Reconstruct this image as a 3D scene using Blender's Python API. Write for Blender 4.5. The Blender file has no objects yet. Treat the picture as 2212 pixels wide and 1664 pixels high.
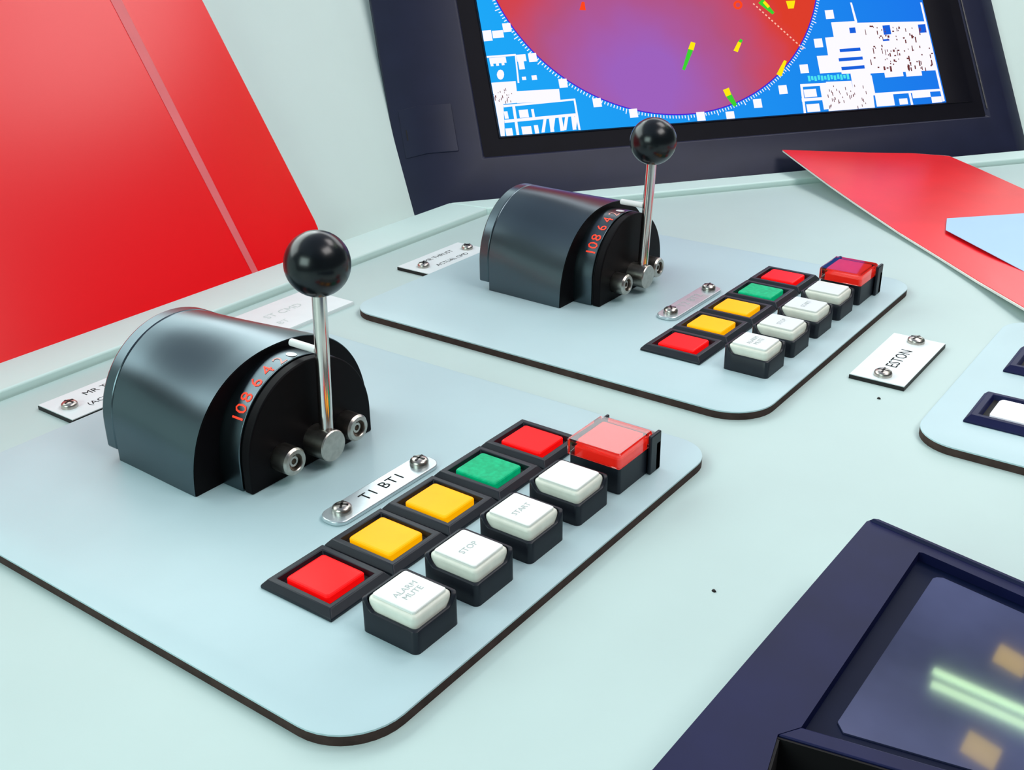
import bpy, bmesh, math, random
from mathutils import Vector, Matrix

# ---------------------------------------------------------------- scene, camera, light
S = 0.00125                       # all sizes below are written in units of 1.25 mm
scene = bpy.context.scene
C = scene.collection

def srgb(r, g, b):
    def f(c):
        c /= 255.0
        return c/12.92 if c <= 0.04045 else ((c+0.055)/1.055)**2.4
    return (f(r), f(g), f(b), 1.0)

cam_d = bpy.data.cameras.new('camera')
cam = bpy.data.objects.new('camera', cam_d)
C.objects.link(cam)
scene.camera = cam
CAM_F, CAM_YAW, CAM_PITCH, CAM_ROLL = 2395.27, -0.6366, 0.4323, -0.0129
CAM_POS = Vector((201.62, -158.16, 172.95))
fw = Vector((math.sin(CAM_YAW)*math.cos(CAM_PITCH), math.cos(CAM_YAW)*math.cos(CAM_PITCH), -math.sin(CAM_PITCH)))
rt = Vector((math.cos(CAM_YAW), -math.sin(CAM_YAW), 0))
upv = rt.cross(fw)
cr, sr = math.cos(CAM_ROLL), math.sin(CAM_ROLL)
rt, upv = cr*rt + sr*upv, -sr*rt + cr*upv
M = Matrix((rt, upv, -fw)).transposed().to_4x4()
M.translation = CAM_POS*S
cam.matrix_world = M
cam_d.sensor_fit = 'HORIZONTAL'
cam_d.sensor_width = 36.0
cam_d.lens = 36.0*CAM_F/2212.0
cam_d.clip_start = 0.01
cam_d.clip_end = 50

world = bpy.data.worlds.new('world')
scene.world = world
world.use_nodes = True
wb = world.node_tree.nodes['Background']
wb.inputs[0].default_value = (0.80, 0.92, 1.0, 1)
wb.inputs[1].default_value = 0.10

def area_light(name, loc, target, sx, sy, power, color):
    d = bpy.data.lights.new(name, 'AREA')
    d.shape = 'RECTANGLE'; d.size = sx*S; d.size_y = sy*S
    d.energy = power; d.color = color
    o = bpy.data.objects.new(name, d)
    C.objects.link(o)
    o.location = Vector(loc)*S
    o.rotation_euler = (Vector(target)-Vector(loc)).to_track_quat('-Z', 'Y').to_euler()
    return o
# daylight through the bridge windows above the sloped walls, plus added ceiling fill lights
area_light('window_daylight_port', (-900, 150, 570), (0, 120, 0), 1500, 560, 19, (0.88, 1.0, 0.98))
area_light('window_daylight_ahead', (-420, 1150, 560), (0, 200, 0), 1200, 460, 8, (0.95, 0.98, 1.0))
area_light('window_daylight_aft', (-60, -950, 470), (-150, 150, 0), 560, 420, 8.0, (0.76, 1.0, 0.95))
area_light('ceiling_fill_light', (460, 240, 885), (0, 200, 0), 480, 560, 10, (1.0, 0.97, 0.95))  # added fill, brightens the left wall and the red board
area_light('ceiling_fill_light', (150, 740, 885), (150, 700, 0), 380, 360, 4.2, (1.0, 0.96, 0.95))  # added so its reflection pales the top of the red board

scene.view_settings.view_transform = 'Standard'
scene.view_settings.look = 'None'
scene.view_settings.gamma = 1.0
scene.view_settings.use_curve_mapping = False
scene.view_settings.exposure = 0.07

# ---------------------------------------------------------------- materials
MATS = {}
def mat(name, col, rough=0.5, metal=0.0, var=0.06, vscale=60, bump=0.0, bscale=900, emit=None, estr=0.0,
        trans=0.0, ior=1.45, coat=0.0, rvar=0.0, spec=0.5):
    m = bpy.data.materials.new(name); m.use_nodes = True
    nt = m.node_tree; N = nt.nodes; L = nt.links
    b = N['Principled BSDF']
    tc = N.new('ShaderNodeTexCoord')
    nz = N.new('ShaderNodeTexNoise'); nz.inputs['Scale'].default_value = vscale; nz.inputs['Detail'].default_value = 4
    L.new(tc.outputs['Object'], nz.inputs['Vector'])
    rp = N.new('ShaderNodeValToRGB')
    c = col
    rp.color_ramp.elements[0].position = 0.3; rp.color_ramp.elements[1].position = 0.7
    rp.color_ramp.elements[0].color = (c[0]*(1-var), c[1]*(1-var), c[2]*(1-var), 1)
    rp.color_ramp.elements[1].color = (min(1, c[0]*(1+var)), min(1, c[1]*(1+var)), min(1, c[2]*(1+var)), 1)
    L.new(nz.outputs['Fac'], rp.inputs['Fac'])
    L.new(rp.outputs['Color'], b.inputs['Base Color'])
    b.inputs['Roughness'].default_value = rough
    b.inputs['Metallic'].default_value = metal
    b.inputs['IOR'].default_value = ior
    b.inputs['Transmission Weight'].default_value = trans
    b.inputs['Coat Weight'].default_value = coat
    b.inputs['Specular IOR Level'].default_value = spec
    if rvar > 0:
        mr = N.new('ShaderNodeMapRange')
        mr.inputs['From Min'].default_value = 0.3; mr.inputs['From Max'].default_value = 0.7
        mr.inputs['To Min'].default_value = max(0, rough-rvar); mr.inputs['To Max'].default_value = rough+rvar
        L.new(nz.outputs['Fac'], mr.inputs['Value']); L.new(mr.outputs['Result'], b.inputs['Roughness'])
    if bump > 0:
        n2 = N.new('ShaderNodeTexNoise'); n2.inputs['Scale'].default_value = bscale; n2.inputs['Detail'].default_value = 3
        L.new(tc.outputs['Object'], n2.inputs['Vector'])
        bp_ = N.new('ShaderNodeBump'); bp_.inputs['Strength'].default_value = bump; bp_.inputs['Distance'].default_value = 0.0004
        L.new(n2.outputs['Fac'], bp_.inputs['Height']); L.new(bp_.outputs['Normal'], b.inputs['Normal'])
    if emit is not None:
        b.inputs['Emission Color'].default_value = emit
        b.inputs['Emission Strength'].default_value = estr
    MATS[name] = m
    return m

mat('desk_paint', srgb(188, 209, 205), 0.48, var=0.03, vscale=12, bump=0.03, bscale=1500)
mat('rim_paint', srgb(216, 240, 234), 0.45, var=0.02, vscale=15)
mat('wall_paint', srgb(222, 240, 234), 0.55, var=0.03, vscale=8)
mat('ceiling_paint', srgb(190, 192, 215), 0.8, var=0.10, vscale=2.5)
mat('plate_paint', srgb(184, 209, 213), 0.42, var=0.03, vscale=18, bump=0.06, bscale=2500)
mat('plate_side_shade', srgb(70, 56, 52), 0.7, var=0.2, vscale=200, spec=0.1)  # dark brown puts the shadow along the plate edges into the colour
mat('black_anodised', srgb(86, 98, 104), 0.27, metal=1.0, var=0.04, vscale=30)
mat('black_satin', srgb(10, 7, 10), 0.5, var=0.15, vscale=200, spec=0.12)
mat('black_plastic', srgb(24, 29, 38), 0.42, var=0.10, vscale=150, spec=0.4)
mat('dark_well', srgb(9, 6, 9), 0.7, var=0.2)
mat('knob_black', srgb(10, 16, 20), 0.24, var=0.2, vscale=200)
mat('chrome', srgb(222, 214, 208), 0.16, metal=1.0, var=0.04, vscale=300)
mat('steel', srgb(188, 182, 174), 0.28, metal=1.0, var=0.12, vscale=400, bump=0.1, bscale=6000)
mat('brushed_aluminium', srgb(205, 215, 218), 0.32, metal=0.7, var=0.06, vscale=200, bump=0.06, bscale=5000)
mat('slot_dark', srgb(30, 26, 24), 0.5, metal=0.3)
mat('white_enamel', srgb(248, 246, 244), 0.3, var=0.01)
mat('label_white', srgb(232, 240, 240), 0.38, var=0.02, vscale=80)
mat('label_black', srgb(18, 12, 12), 0.5)
mat('ink_black', srgb(14, 15, 16), 0.7, spec=0.2)
mat('ink_faint', srgb(178, 190, 188), 0.6)
mat('ink_pale', srgb(200, 214, 210), 0.6)
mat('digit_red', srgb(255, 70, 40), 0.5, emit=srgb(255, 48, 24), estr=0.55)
mat('digit_pink', srgb(235, 170, 160), 0.5)
mat('cap_white', srgb(240, 242, 236), 0.25, var=0.02, vscale=120, coat=0.2)
mat('cap_side', srgb(232, 234, 220), 0.35, var=0.05, vscale=250)
mat('lens_red', srgb(225, 8, 12), 0.4, var=0.06, vscale=120, emit=srgb(255, 10, 10), estr=0.55, spec=0.2)
mat('lens_amber', srgb(250, 150, 0), 0.4, var=0.06, vscale=120, emit=srgb(255, 185, 0), estr=0.6, spec=0.2)
mat('lens_green', srgb(0, 150, 105), 0.45, var=0.30, vscale=420, emit=srgb(0, 200, 130), estr=0.35, spec=0.2)
mat('lens_white', srgb(246, 246, 250), 0.3, var=0.02, emit=srgb(240, 242, 255), estr=0.25)
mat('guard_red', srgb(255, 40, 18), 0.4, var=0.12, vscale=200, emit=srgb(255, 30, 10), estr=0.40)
mat('clear_plastic', (1, 1, 1, 1), 0.03, var=0.0, trans=1.0, ior=1.46)
mat('board_red', srgb(255, 0, 16), 0.24, var=0.02, vscale=9, spec=0.42)
mat('board_stripe', srgb(240, 105, 110), 0.4, var=0.08, vscale=30)
mat('board_edge', srgb(215, 238, 232), 0.5)
mat('folder_red', srgb(244, 24, 36), 0.30, var=0.10, vscale=14)
mat('folder_edge', srgb(226, 224, 216), 0.5)
mat('paper_blue', srgb(172, 206, 240), 0.6, var=0.03, vscale=14)
mat('bezel_navy', srgb(27, 30, 54), 0.45, var=0.10, vscale=40, spec=0.35)
mat('bezel_inner', srgb(12, 11, 20), 0.5, var=0.1, vscale=60, spec=0.1)
mat('display_navy', srgb(20, 25, 66), 0.48, var=0.16, vscale=45, spec=0.22)
mat('display_margin', srgb(10, 20, 48), 0.5, var=0.10, spec=0.1)
mat('display_glass', srgb(70, 74, 106), 0.06, var=0.45, vscale=14, coat=1.0, ior=1.6)  # lavender patches put the ceiling's reflection into the base colour
mat('tube_glow', srgb(230, 255, 215), 0.4, emit=srgb(214, 255, 196), estr=7.0)
mat('square_glow', srgb(255, 225, 130), 0.5, emit=srgb(255, 214, 96), estr=2.6)
def emission(name, col, strength):
    m = bpy.data.materials.new(name); m.use_nodes = True
    nt = m.node_tree; nt.nodes.clear()
    o = nt.nodes.new('ShaderNodeOutputMaterial'); e = nt.nodes.new('ShaderNodeEmission')
    e.inputs[0].default_value = col; e.inputs[1].default_value = strength
    nt.links.new(e.outputs[0], o.inputs[0]); MATS[name] = m
    return m
emission('screen_white', srgb(248, 246, 255), 1.0)
emission('screen_cyan', srgb(80, 226, 235), 1.0)
emission('screen_blue', srgb(24, 96, 222), 0.95)
emission('screen_dark', srgb(120, 60, 60), 0.8)
emission('screen_green', srgb(60, 205, 50), 1.0)
emission('screen_yellow', srgb(250, 228, 20), 1.0)
emission('screen_dash', srgb(250, 190, 170), 1.0)
emission('screen_red', srgb(255, 70, 30), 1.0)
emission('screen_ring', srgb(70, 30, 210), 1.0)
def screen_background():
    m = bpy.data.materials.new('screen_background'); m.use_nodes = True
    nt = m.node_tree; nt.nodes.clear(); N = nt.nodes; L = nt.links
    o = N.new('ShaderNodeOutputMaterial'); e = N.new('ShaderNodeEmission'); L.new(e.outputs[0], o.inputs[0])
    tc = N.new('ShaderNodeTexCoord'); sp = N.new('ShaderNodeSeparateXYZ'); L.new(tc.outputs['Object'], sp.inputs[0])
    mr = N.new('ShaderNodeMapRange'); mr.inputs['From Min'].default_value = -182*S; mr.inputs['From Max'].default_value = 130*S
    L.new(sp.outputs['X'], mr.inputs['Value'])
    rp = N.new('ShaderNodeValToRGB'); L.new(mr.outputs[0], rp.inputs[0])
    rp.color_ramp.elements[0].color = srgb(30, 168, 248); rp.color_ramp.elements[1].color = srgb(28, 120, 236)
    L.new(rp.outputs[0], e.inputs[0]); e.inputs[1].default_value = 0.95
    MATS['screen_background'] = m
screen_background()
def radar_face():
    m = bpy.data.materials.new('radar_face'); m.use_nodes = True
    nt = m.node_tree; nt.nodes.clear(); N = nt.nodes; L = nt.links
    o = N.new('ShaderNodeOutputMaterial'); e = N.new('ShaderNodeEmission'); L.new(e.outputs[0], o.inputs[0])
    tc = N.new('ShaderNodeTexCoord')
    mp = N.new('ShaderNodeMapping'); L.new(tc.outputs['Object'], mp.inputs['Vector'])
    mp.inputs['Location'].default_value = (84*S, -66*S, 0); mp.vector_type = 'POINT'
    ln = N.new('ShaderNodeVectorMath'); ln.operation = 'LENGTH'; L.new(mp.outputs[0], ln.inputs[0])
    nz = N.new('ShaderNodeTexNoise'); nz.inputs['Scale'].default_value = 22; L.new(tc.outputs['Object'], nz.inputs['Vector'])
    ad = N.new('ShaderNodeMath'); ad.operation = 'MULTIPLY_ADD'; ad.inputs[1].default_value = 30*S; L.new(nz.outputs['Fac'], ad.inputs[0]); L.new(ln.outputs['Value'], ad.inputs[2])
    mr = N.new('ShaderNodeMapRange'); mr.inputs['From Min'].default_value = 36*S; mr.inputs['From Max'].default_value = 128*S
    L.new(ad.outputs[0], mr.inputs['Value'])
    rp = N.new('ShaderNodeValToRGB'); L.new(mr.outputs[0], rp.inputs[0])
    rp.color_ramp.elements[0].color = srgb(158, 98, 190); rp.color_ramp.elements[1].color = srgb(222, 62, 44)
    k = rp.color_ramp.elements.new(0.5); k.color = srgb(180, 84, 130)
    L.new(rp.outputs[0], e.inputs[0]); e.inputs[1].default_value = 0.95
    MATS['radar_face'] = m
radar_face()

# outlines of what the radar screen shows (screen plane coordinates)
SCR_WHITE="-168.6 109.9 -163.3 110 -163.3 104.3 -168.6 104.1;-155.7 89.6 -150.4 89.7 -150.4 84 -155.7 83.9;-139.3 71.8 -133.9 71.8 -134 66.1 -139.4 66;-119.7 57.8 -114.2 57.9 -114.3 52.1 -119.8 52.1;-97.2 49.3 -91.7 49.3 -91.8 43.6 -97.3 43.5;-52.6 44 -46.9 44 -47 38.2 -52.8 38.2;-32.4 42.9 -26.5 42.9 -26.7 37 -32.5 37;-11.6 49.8 -5.7 49.9 -5.9 43.9 -11.8 43.9;8.4 57.9 14.4 58 14.2 52 8.1 51.9;26.8 71.1 32.9 71.2 32.7 65.1 26.5 65.1;41.3 88.3 47.5 88.5 47.2 82.3 41 82.2;54.1 107.9 60.4 108.1 60.1 101.8 53.8 101.7;-182.8 105.8 -176.3 106 -176.3 99.1 -182.8 98.9;-175.8 105.4 -168.8 105.6 -168.8 100.8 -175.8 100.6;-180.6 88 -170.1 88.3 -170.1 84.4 -180.6 84.2;-180.4 84.4 -178.6 84.5 -178.6 82.7 -180.4 82.7;-176.9 84.5 -175.1 84.6 -175.1 82.8 -176.9 82.7;-173.4 84.6 -171.6 84.7 -171.6 82.9 -173.4 82.8;-183.3 89.4 -163.4 89.7 -163.3 88.5 -183.2 88.2;-164.1 89.2 -163.2 89.1 -164.4 71 -165.5 71;-163.2 89.1 -157.3 89.2 -157.3 84.7 -163.2 84.6;-162.8 84.9 -159.2 85 -159.2 79.6 -162.8 79.5;-162.2 74.7 -159.6 74.7 -159.6 72.6 -162.2 72.6;-156 75.2 -152.7 75.3 -152.7 72.3 -156 72.2;-173 76.9 -173.6 75.3 -174.6 74.1 -175.8 73.8 -176.9 74.3 -177.5 75.5 -177.6 77.1 -177 78.7 -175.9 79.9 -174.7 80.2 -173.6 79.7 -173 78.5;-183.1 72.2 -166.5 72.3 -167.5 58.4 -183.2 58;-167.6 65.8 -139.9 65.5 -140.4 58 -168.1 58.1;-183.2 58 -176.8 58.2 -179.3 37.8 -182.4 37.8;-176.9 57.6 -131 58.6 -130.9 57.4 -176.9 56.1;-131.9 58.6 -130.7 58.6 -131 38.2 -132.4 38.4;-178 48.2 -132.2 49.1 -132.2 47.3 -178.1 46.2;-168 53.7 -162.2 53.8 -162.2 48.7 -168 48.7;-160.1 53.7 -158.4 53.8 -158.4 48.4 -160.1 48.4;-171.5 57.2 -169.7 57.4 -170.3 38 -172 37.8;-178.4 42.7 -174.1 42.7 -174.1 38 -178.4 38;-168.2 43.1 -162 43.1 -162 38.1 -168.2 38.1;-160.2 43.4 -157.6 43.4 -157.6 38.1 -160.2 38.1;-177.4 53.5 -175.1 53.5 -175 48.8 -177.4 48.8;-153.4 46.7 -151.4 46.9 -154.1 38.5 -156.2 38.4;-149.9 46.8 -147.8 47 -147.9 38.4 -150.3 38.3;-147.8 47 -145.7 47.2 -148.4 38.8 -150.5 38.7;-143.6 47.1 -141.5 47.2 -141.6 38.6 -144 38.5;-139.4 47.2 -137.3 47.3 -140.1 38.9 -142.2 38.7;-135.5 47.2 -133.4 47.4 -133.6 38.7 -136 38.6;-133.1 47.4 -131 47.6 -133.8 39.1 -135.9 39;74.4 112.6 75.8 112.5 76.6 98.6 74.8 98.4;75.4 98 128.3 96.4 129.1 61 76.9 61.9;56.9 99.2 76.5 99.3 76 88.4 56.5 88.5;50 88.8 59.7 89 58.9 75.3 49.2 75.3;58.3 89 76.4 88.7 77.7 62.5 56.3 62.9;40.9 76.4 58.1 76.4 57.3 64.1 40.5 64.2;62.9 63.1 77.8 62.8 75.3 38.1 61.4 38.1;43.5 58.2 62.3 57.7 62.1 38 40.8 37.9;24.4 57.8 43.4 57.6 43.2 55.7 24.3 55.9;24.3 57.5 26 57.4 24.2 37.9 22.5 38;25.9 53.9 35 54 34.8 48.6 25.7 48.5;23.2 48.1 41.7 47.8 41.6 45.9 23 45.9;25.6 43.8 35 43.8 34.8 38.4 25.4 38.4;38.4 56.6 43.8 56.7 43.1 39.5 37.6 39.4;74.9 48.1 128.9 47.8 128.9 46.1 74.9 46.5;77.4 47 91.2 47 90.7 38.6 77 38.6;94.7 42.9 101.1 42.9 100.9 38.7 94.5 38.7;103 47.5 104.7 47.4 104.7 37.3 102.9 37.1;105.7 47 119.7 47.1 119.4 42.5 105.5 42.5;119.6 42.5 127.6 42.5 127.3 38.3 119.4 38.2;128.1 110.2 129.6 110.1 129.5 38.9 127.6 38.7;88.3 62.5 102.5 62.7 102.3 58.4 88.1 58.3;104.6 62.5 116.8 62.6 116.6 58 104.4 57.9;76.6 60.6 78.3 60.5 77.9 47.6 76.1 47.4"
SCR_BLUE="58.7 80.2 74.4 80.5 74.3 78.2 58.6 78;56.5 73.9 74.6 74.1 74.5 71.9 56.4 71.6;57.1 67.7 74.5 67.9 74.4 65.6 57 65.4;94.9 95 100.6 95.2 100.2 88.6 94.5 88.4;122.3 94.3 128.2 94.4 127.8 88.4 122 88.3;92.8 85.2 97.8 85.3 97.7 84 92.7 83.9;69.4 94.7 74 94.8 73.8 90.9 69.2 90.8"
SCR_CYAN="31 63.2 32.7 63.2 32.6 59.4 30.9 59.3;33.3 62.8 35 62.8 34.9 60 33.2 59.9;35.6 62.5 37.3 62.5 37.2 59.3 35.5 59.3;38.2 63.1 39.9 63.1 39.7 59.9 38 59.9;40.5 62.7 42.2 62.7 42 59.2 40.3 59.2;42.8 62.4 44.5 62.4 44.4 59.8 42.7 59.8;45.3 63 47 63 46.8 59.1 45.1 59.1;47.6 62.6 49.3 62.6 49.2 59.7 47.5 59.7;49.9 62.2 51.7 62.3 51.5 59 49.8 59;52.5 62.8 54.2 62.9 54.1 59.6 52.3 59.6;54.8 62.5 56.5 62.5 56.4 59 54.6 58.9;57.1 62.1 58.9 62.1 58.7 59.6 57 59.6;59.7 62.7 61.4 62.7 61.3 58.9 59.5 58.9"
SCR_DARK="89.9 78.8 90.8 78.8 90.8 77.8 89.9 77.8;101.5 77 102 77 101.8 73.1 101.3 73.1;91.2 88.1 92.7 88.1 92.6 87.1 91.2 87.1;119.5 79.2 120.3 79.2 120.2 77.6 119.4 77.5;109.1 67.9 110.5 67.9 110.5 66.9 109.1 66.9;111.7 92.2 112.3 92.2 112.2 89.6 111.6 89.6;116.3 68.8 117.3 68.8 117.1 64.8 116.1 64.8;107.1 66.4 108.5 66.4 108.3 62.5 106.9 62.5;97.4 70.6 98.8 70.6 98.7 69 97.3 69;122.1 90.7 122.8 90.7 122.6 86.7 121.8 86.7;88.5 66.2 89.9 66.2 89.8 63.6 88.4 63.5;98.6 69.5 99.6 69.5 99.5 68.6 98.6 68.6;106.9 76.6 107.9 76.6 107.8 75.6 106.9 75.6;120 63.5 120.7 63.5 120.5 60.9 119.8 60.8;125.5 65.8 126 65.8 125.9 64.1 125.4 64.1;108.9 64.2 109.8 64.3 109.7 61.6 108.8 61.6;84.4 81 85.9 81 85.8 80 84.4 80;95.6 93 96.3 93 96.2 92 95.5 92;92.5 71.9 93 71.9 93 70.9 92.4 70.9;107.7 71.2 109.2 71.2 109.1 70.2 107.7 70.2;94.2 68.4 95.1 68.4 95 67.4 94.1 67.4;90.3 94.2 90.9 94.2 90.8 93.2 90.2 93.2;83.6 79.4 84.3 79.4 84.1 75.5 83.4 75.5;92.8 87.1 93.4 87.1 93.2 84.5 92.7 84.5;93.3 66.1 94.7 66.1 94.5 62.2 93 62.2;100.9 78.9 101.4 78.9 101.4 77.9 100.8 77.9;126 68.6 126.9 68.6 126.7 64.6 125.7 64.6;109.2 72.5 110.2 72.5 110 68.6 109 68.5;126.5 77.4 127.5 77.5 127.4 76.5 126.5 76.4;116.6 63.8 117.5 63.8 117.5 62.8 116.5 62.8;96.7 77 97.4 77.1 97.3 76.1 96.6 76.1;109.6 84.1 110.5 84.2 110.4 81.5 109.4 81.5;108.4 85.8 109.9 85.9 109.8 84.9 108.4 84.8;106.8 65.4 107.4 65.4 107.2 62.8 106.6 62.8;90.6 81.4 91.6 81.4 91.5 79.8 90.6 79.8;96.3 85.5 97.2 85.5 97.2 84.5 96.3 84.5;91 71.4 91.5 71.4 91.5 70.4 90.9 70.4;126 72.5 126.8 72.5 126.6 69.8 125.9 69.8;102.7 74.7 103.6 74.8 103.5 73.1 102.6 73.1;94.2 74.5 94.8 74.5 94.7 73.5 94.1 73.5;107.3 65.5 108.1 65.5 107.8 61.6 107.1 61.6;117.7 64.5 118.3 64.5 118.1 61.9 117.5 61.9;115.1 87.3 116.5 87.4 116.4 84.7 115 84.7;89.7 91.6 90.4 91.6 90.2 89 89.5 89;117.7 68.3 118.4 68.3 118.2 65.6 117.5 65.6;94.7 69.9 95.2 69.9 95.2 69 94.6 69;95.6 91.1 96.5 91.1 96.4 90.1 95.5 90.1;117.6 85.6 118.6 85.6 118.3 81.6 117.4 81.6;92.5 77.9 93 77.9 92.8 74 92.3 74;86.4 95.3 87.8 95.4 87.8 94.4 86.3 94.3;124.7 65.1 125.4 65.1 125.4 64.1 124.6 64.1;114.6 68.5 115.6 68.5 115.5 67.5 114.6 67.5;95.3 88.1 95.8 88.1 95.8 87.1 95.2 87.1;126.6 89.7 127.4 89.8 127.3 88.8 126.6 88.7;79.8 71.6 80.5 71.6 80.3 67.7 79.6 67.7;107.1 94 107.7 94 107.6 92.4 107 92.4;103.2 87.3 103.8 87.3 103.8 86.3 103.2 86.3;105.1 92.9 105.7 92.9 105.5 90.3 104.9 90.2;84.1 66.2 85.5 66.2 85.4 65.3 84 65.3;95.8 89 96.4 89 96.3 87.3 95.7 87.3;90.2 87 90.9 87 90.9 86 90.2 86;102.1 77.3 103.6 77.3 103.5 76.3 102.1 76.3;115.8 86.4 117.2 86.4 117.2 85.4 115.7 85.4;101.2 71.1 101.8 71.1 101.7 70.1 101.2 70.1;116.9 92.5 117.5 92.5 117.5 91.5 116.9 91.5;102.4 93.7 103 93.7 103 92.7 102.4 92.7;103.1 85 104 85 104 84 103.1 84;95.4 75.4 96.3 75.4 96.2 72.8 95.2 72.7;90.8 65.3 92.3 65.4 92.2 64.4 90.8 64.4;85 95.4 86.4 95.5 86.4 94.5 85 94.4;106.6 93.1 108 93.2 108 92.2 106.5 92.1;110.2 77.7 110.8 77.7 110.7 76.8 110.2 76.7;122.5 92 123.9 92 123.8 89.4 122.3 89.4;98.7 73.7 100.2 73.8 100.1 72.8 98.7 72.8;90.3 79 90.8 79 90.6 75.1 90.1 75.1;89.6 91.3 90.2 91.4 90.1 88.7 89.5 88.7;96.3 67.7 97.2 67.7 97.1 66.8 96.2 66.7;101.4 91 102.9 91 102.8 90 101.4 90;114.3 76.8 114.9 76.8 114.8 75.8 114.3 75.8;113.6 79.6 114.3 79.6 114.1 75.7 113.3 75.6;80.9 93 81.4 93 81.2 89 80.7 89;87.5 94.7 88.1 94.7 88 93.7 87.5 93.7;119.7 73.2 120.6 73.2 120.6 72.2 119.6 72.2;93.3 92.4 94.1 92.4 94 91.4 93.3 91.4;105.9 91.4 106.5 91.4 106.4 90.4 105.9 90.4;94.1 78 94.7 78 94.6 76.3 94 76.3;127.4 73.6 128.9 73.6 128.8 72.6 127.4 72.6;112.3 65.4 113.2 65.4 113.1 62.8 112.1 62.8;107.3 65.8 108.7 65.8 108.7 64.9 107.2 64.8;96.9 87.8 98.4 87.8 98.3 86.2 96.9 86.1;98.6 77.6 100 77.6 99.9 75.9 98.5 75.9;109.5 67 110.2 67 110.1 65.3 109.4 65.3;82.8 73 84.2 73.1 84.2 72.1 82.8 72.1;114 88.4 114.9 88.4 114.8 86.7 113.9 86.7;85.5 79.9 86.2 79.9 86.1 78.9 85.4 78.9;71.1 49.9 71.6 49.9 71.5 47.7 71 47.7;67 45.5 67.5 45.6 67.4 43.3 66.9 43.3;59.9 51.1 60.4 51.1 60.4 50.1 59.8 50.1;51.4 51.6 51.9 51.6 51.9 50 51.4 50;47.1 47.3 47.6 47.3 47.6 46.3 47.1 46.3;50.1 43.9 50.6 44 50.5 43 50 43;53.3 44.9 53.8 44.9 53.7 42.7 53.2 42.7;59.6 48 60.1 48 60 45.8 59.5 45.8;58.3 47.9 58.8 47.9 58.7 45.7 58.2 45.7;41.9 41.9 42.4 41.9 42.3 39.6 41.8 39.6;69.8 53.9 70.4 53.9 70.3 52.9 69.8 52.9;67.9 44.7 68.4 44.7 68.3 42.4 67.8 42.4;44.4 52.9 44.9 52.9 44.8 51.3 44.3 51.3;49.7 53 50.2 53 50.2 51.4 49.7 51.4;45 46.6 45.5 46.6 45.4 44.4 44.9 44.4;66 40.9 66.5 40.9 66.4 39.3 65.9 39.3;48 55.3 48.6 55.3 48.5 54.3 48 54.3;53.3 44.4 53.8 44.4 53.8 43.5 53.3 43.5;45.7 52.1 46.2 52.1 46.1 50.5 45.6 50.5;42.5 49.4 43.1 49.4 43 47.2 42.5 47.2;63.6 54.9 64.1 54.9 64.1 53.3 63.6 53.3;51.8 49.9 52.3 49.9 52.2 48.9 51.7 48.9;47.3 47 47.9 47 47.8 45.4 47.3 45.4;53 47.3 53.5 47.3 53.5 46.3 52.9 46.3;69.8 53.4 70.3 53.4 70.2 51.8 69.7 51.8;43.3 42.7 43.8 42.7 43.8 41.1 43.2 41.1;42.6 41.9 43.2 41.9 43.1 40.3 42.6 40.3;62.4 49.4 62.9 49.4 62.8 47.8 62.3 47.8;49.6 45.5 50.1 45.5 50 43.3 49.5 43.3;68.9 42 69.4 42 69.4 41 68.9 41;62.6 40.2 63.1 40.2 63 38 62.5 38;58.4 47.2 58.9 47.2 58.8 45 58.3 45;56.8 50 57.3 50 57.2 47.7 56.7 47.7;49.4 44.7 49.9 44.7 49.8 42.5 49.3 42.5;46.3 46.2 46.8 46.2 46.7 44 46.2 44;46.3 50.4 46.8 50.4 46.7 48.2 46.2 48.2;56.5 53.8 57 53.8 56.9 51.5 56.4 51.5;46.2 51 46.7 51 46.6 48.8 46.1 48.8;61.3 48.6 61.8 48.6 61.8 47 61.3 47;61.1 48.1 61.6 48.1 61.6 46.5 61 46.5;-173.1 62.5 -172.6 62.5 -172.6 61.9 -173.1 61.9;-174 62.1 -173.6 62.1 -173.6 60.3 -174 60.3;-175.1 65.6 -174.7 65.6 -174.7 65 -175.1 65;-179 65.9 -178.6 65.9 -178.6 65.3 -179 65.3;-182.1 65 -181.7 65 -181.7 64.4 -182.1 64.4;-173.8 64.3 -173.4 64.3 -173.4 63.1 -173.8 63.1;-170.6 64.7 -170.2 64.7 -170.2 64.1 -170.6 64.1;-178.7 61.5 -178.3 61.5 -178.3 60.9 -178.7 60.9;-180.8 64.1 -180.4 64.1 -180.4 62.3 -180.8 62.3;-181.6 62.3 -181.2 62.4 -181.2 60.6 -181.6 60.6;-181.5 63.1 -181.1 63.1 -181.1 61.3 -181.5 61.3;-177.7 62.4 -177.3 62.4 -177.3 60.7 -177.7 60.6;-181.1 63.9 -180.7 63.9 -180.7 62.8 -181.1 62.7;-172.6 63.9 -172.2 64 -172.2 63.4 -172.6 63.4;-174.9 67.4 -174.5 67.4 -174.5 66.2 -174.9 66.2;-177.6 66.7 -177.2 66.7 -177.2 65.5 -177.6 65.5;-172.1 60.1 -171.7 60.1 -171.7 58.9 -172.1 58.9;-179.3 61 -178.9 61 -178.9 59.8 -179.3 59.8;-175.4 60.1 -175 60.1 -175 58.3 -175.4 58.3;-174.3 60.7 -173.9 60.8 -173.9 59 -174.3 59;-176.7 63.7 -176.2 63.7 -176.2 61.9 -176.7 61.9;-173.9 68.2 -173.5 68.2 -173.5 66.4 -173.9 66.4"
SCR_GREEN="-47.4 89.7 -44.1 88.2 -54.4 72.3 -56.1 73;-30.5 54.3 -26.2 56.4 -23.3 46.9 -25.7 45.7;6.8 115.3 10.8 118.3 17 108.1 15.3 106.8;-11.3 91.3 -9.8 90.3 -12.2 87.1 -14.2 88.5"
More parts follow.
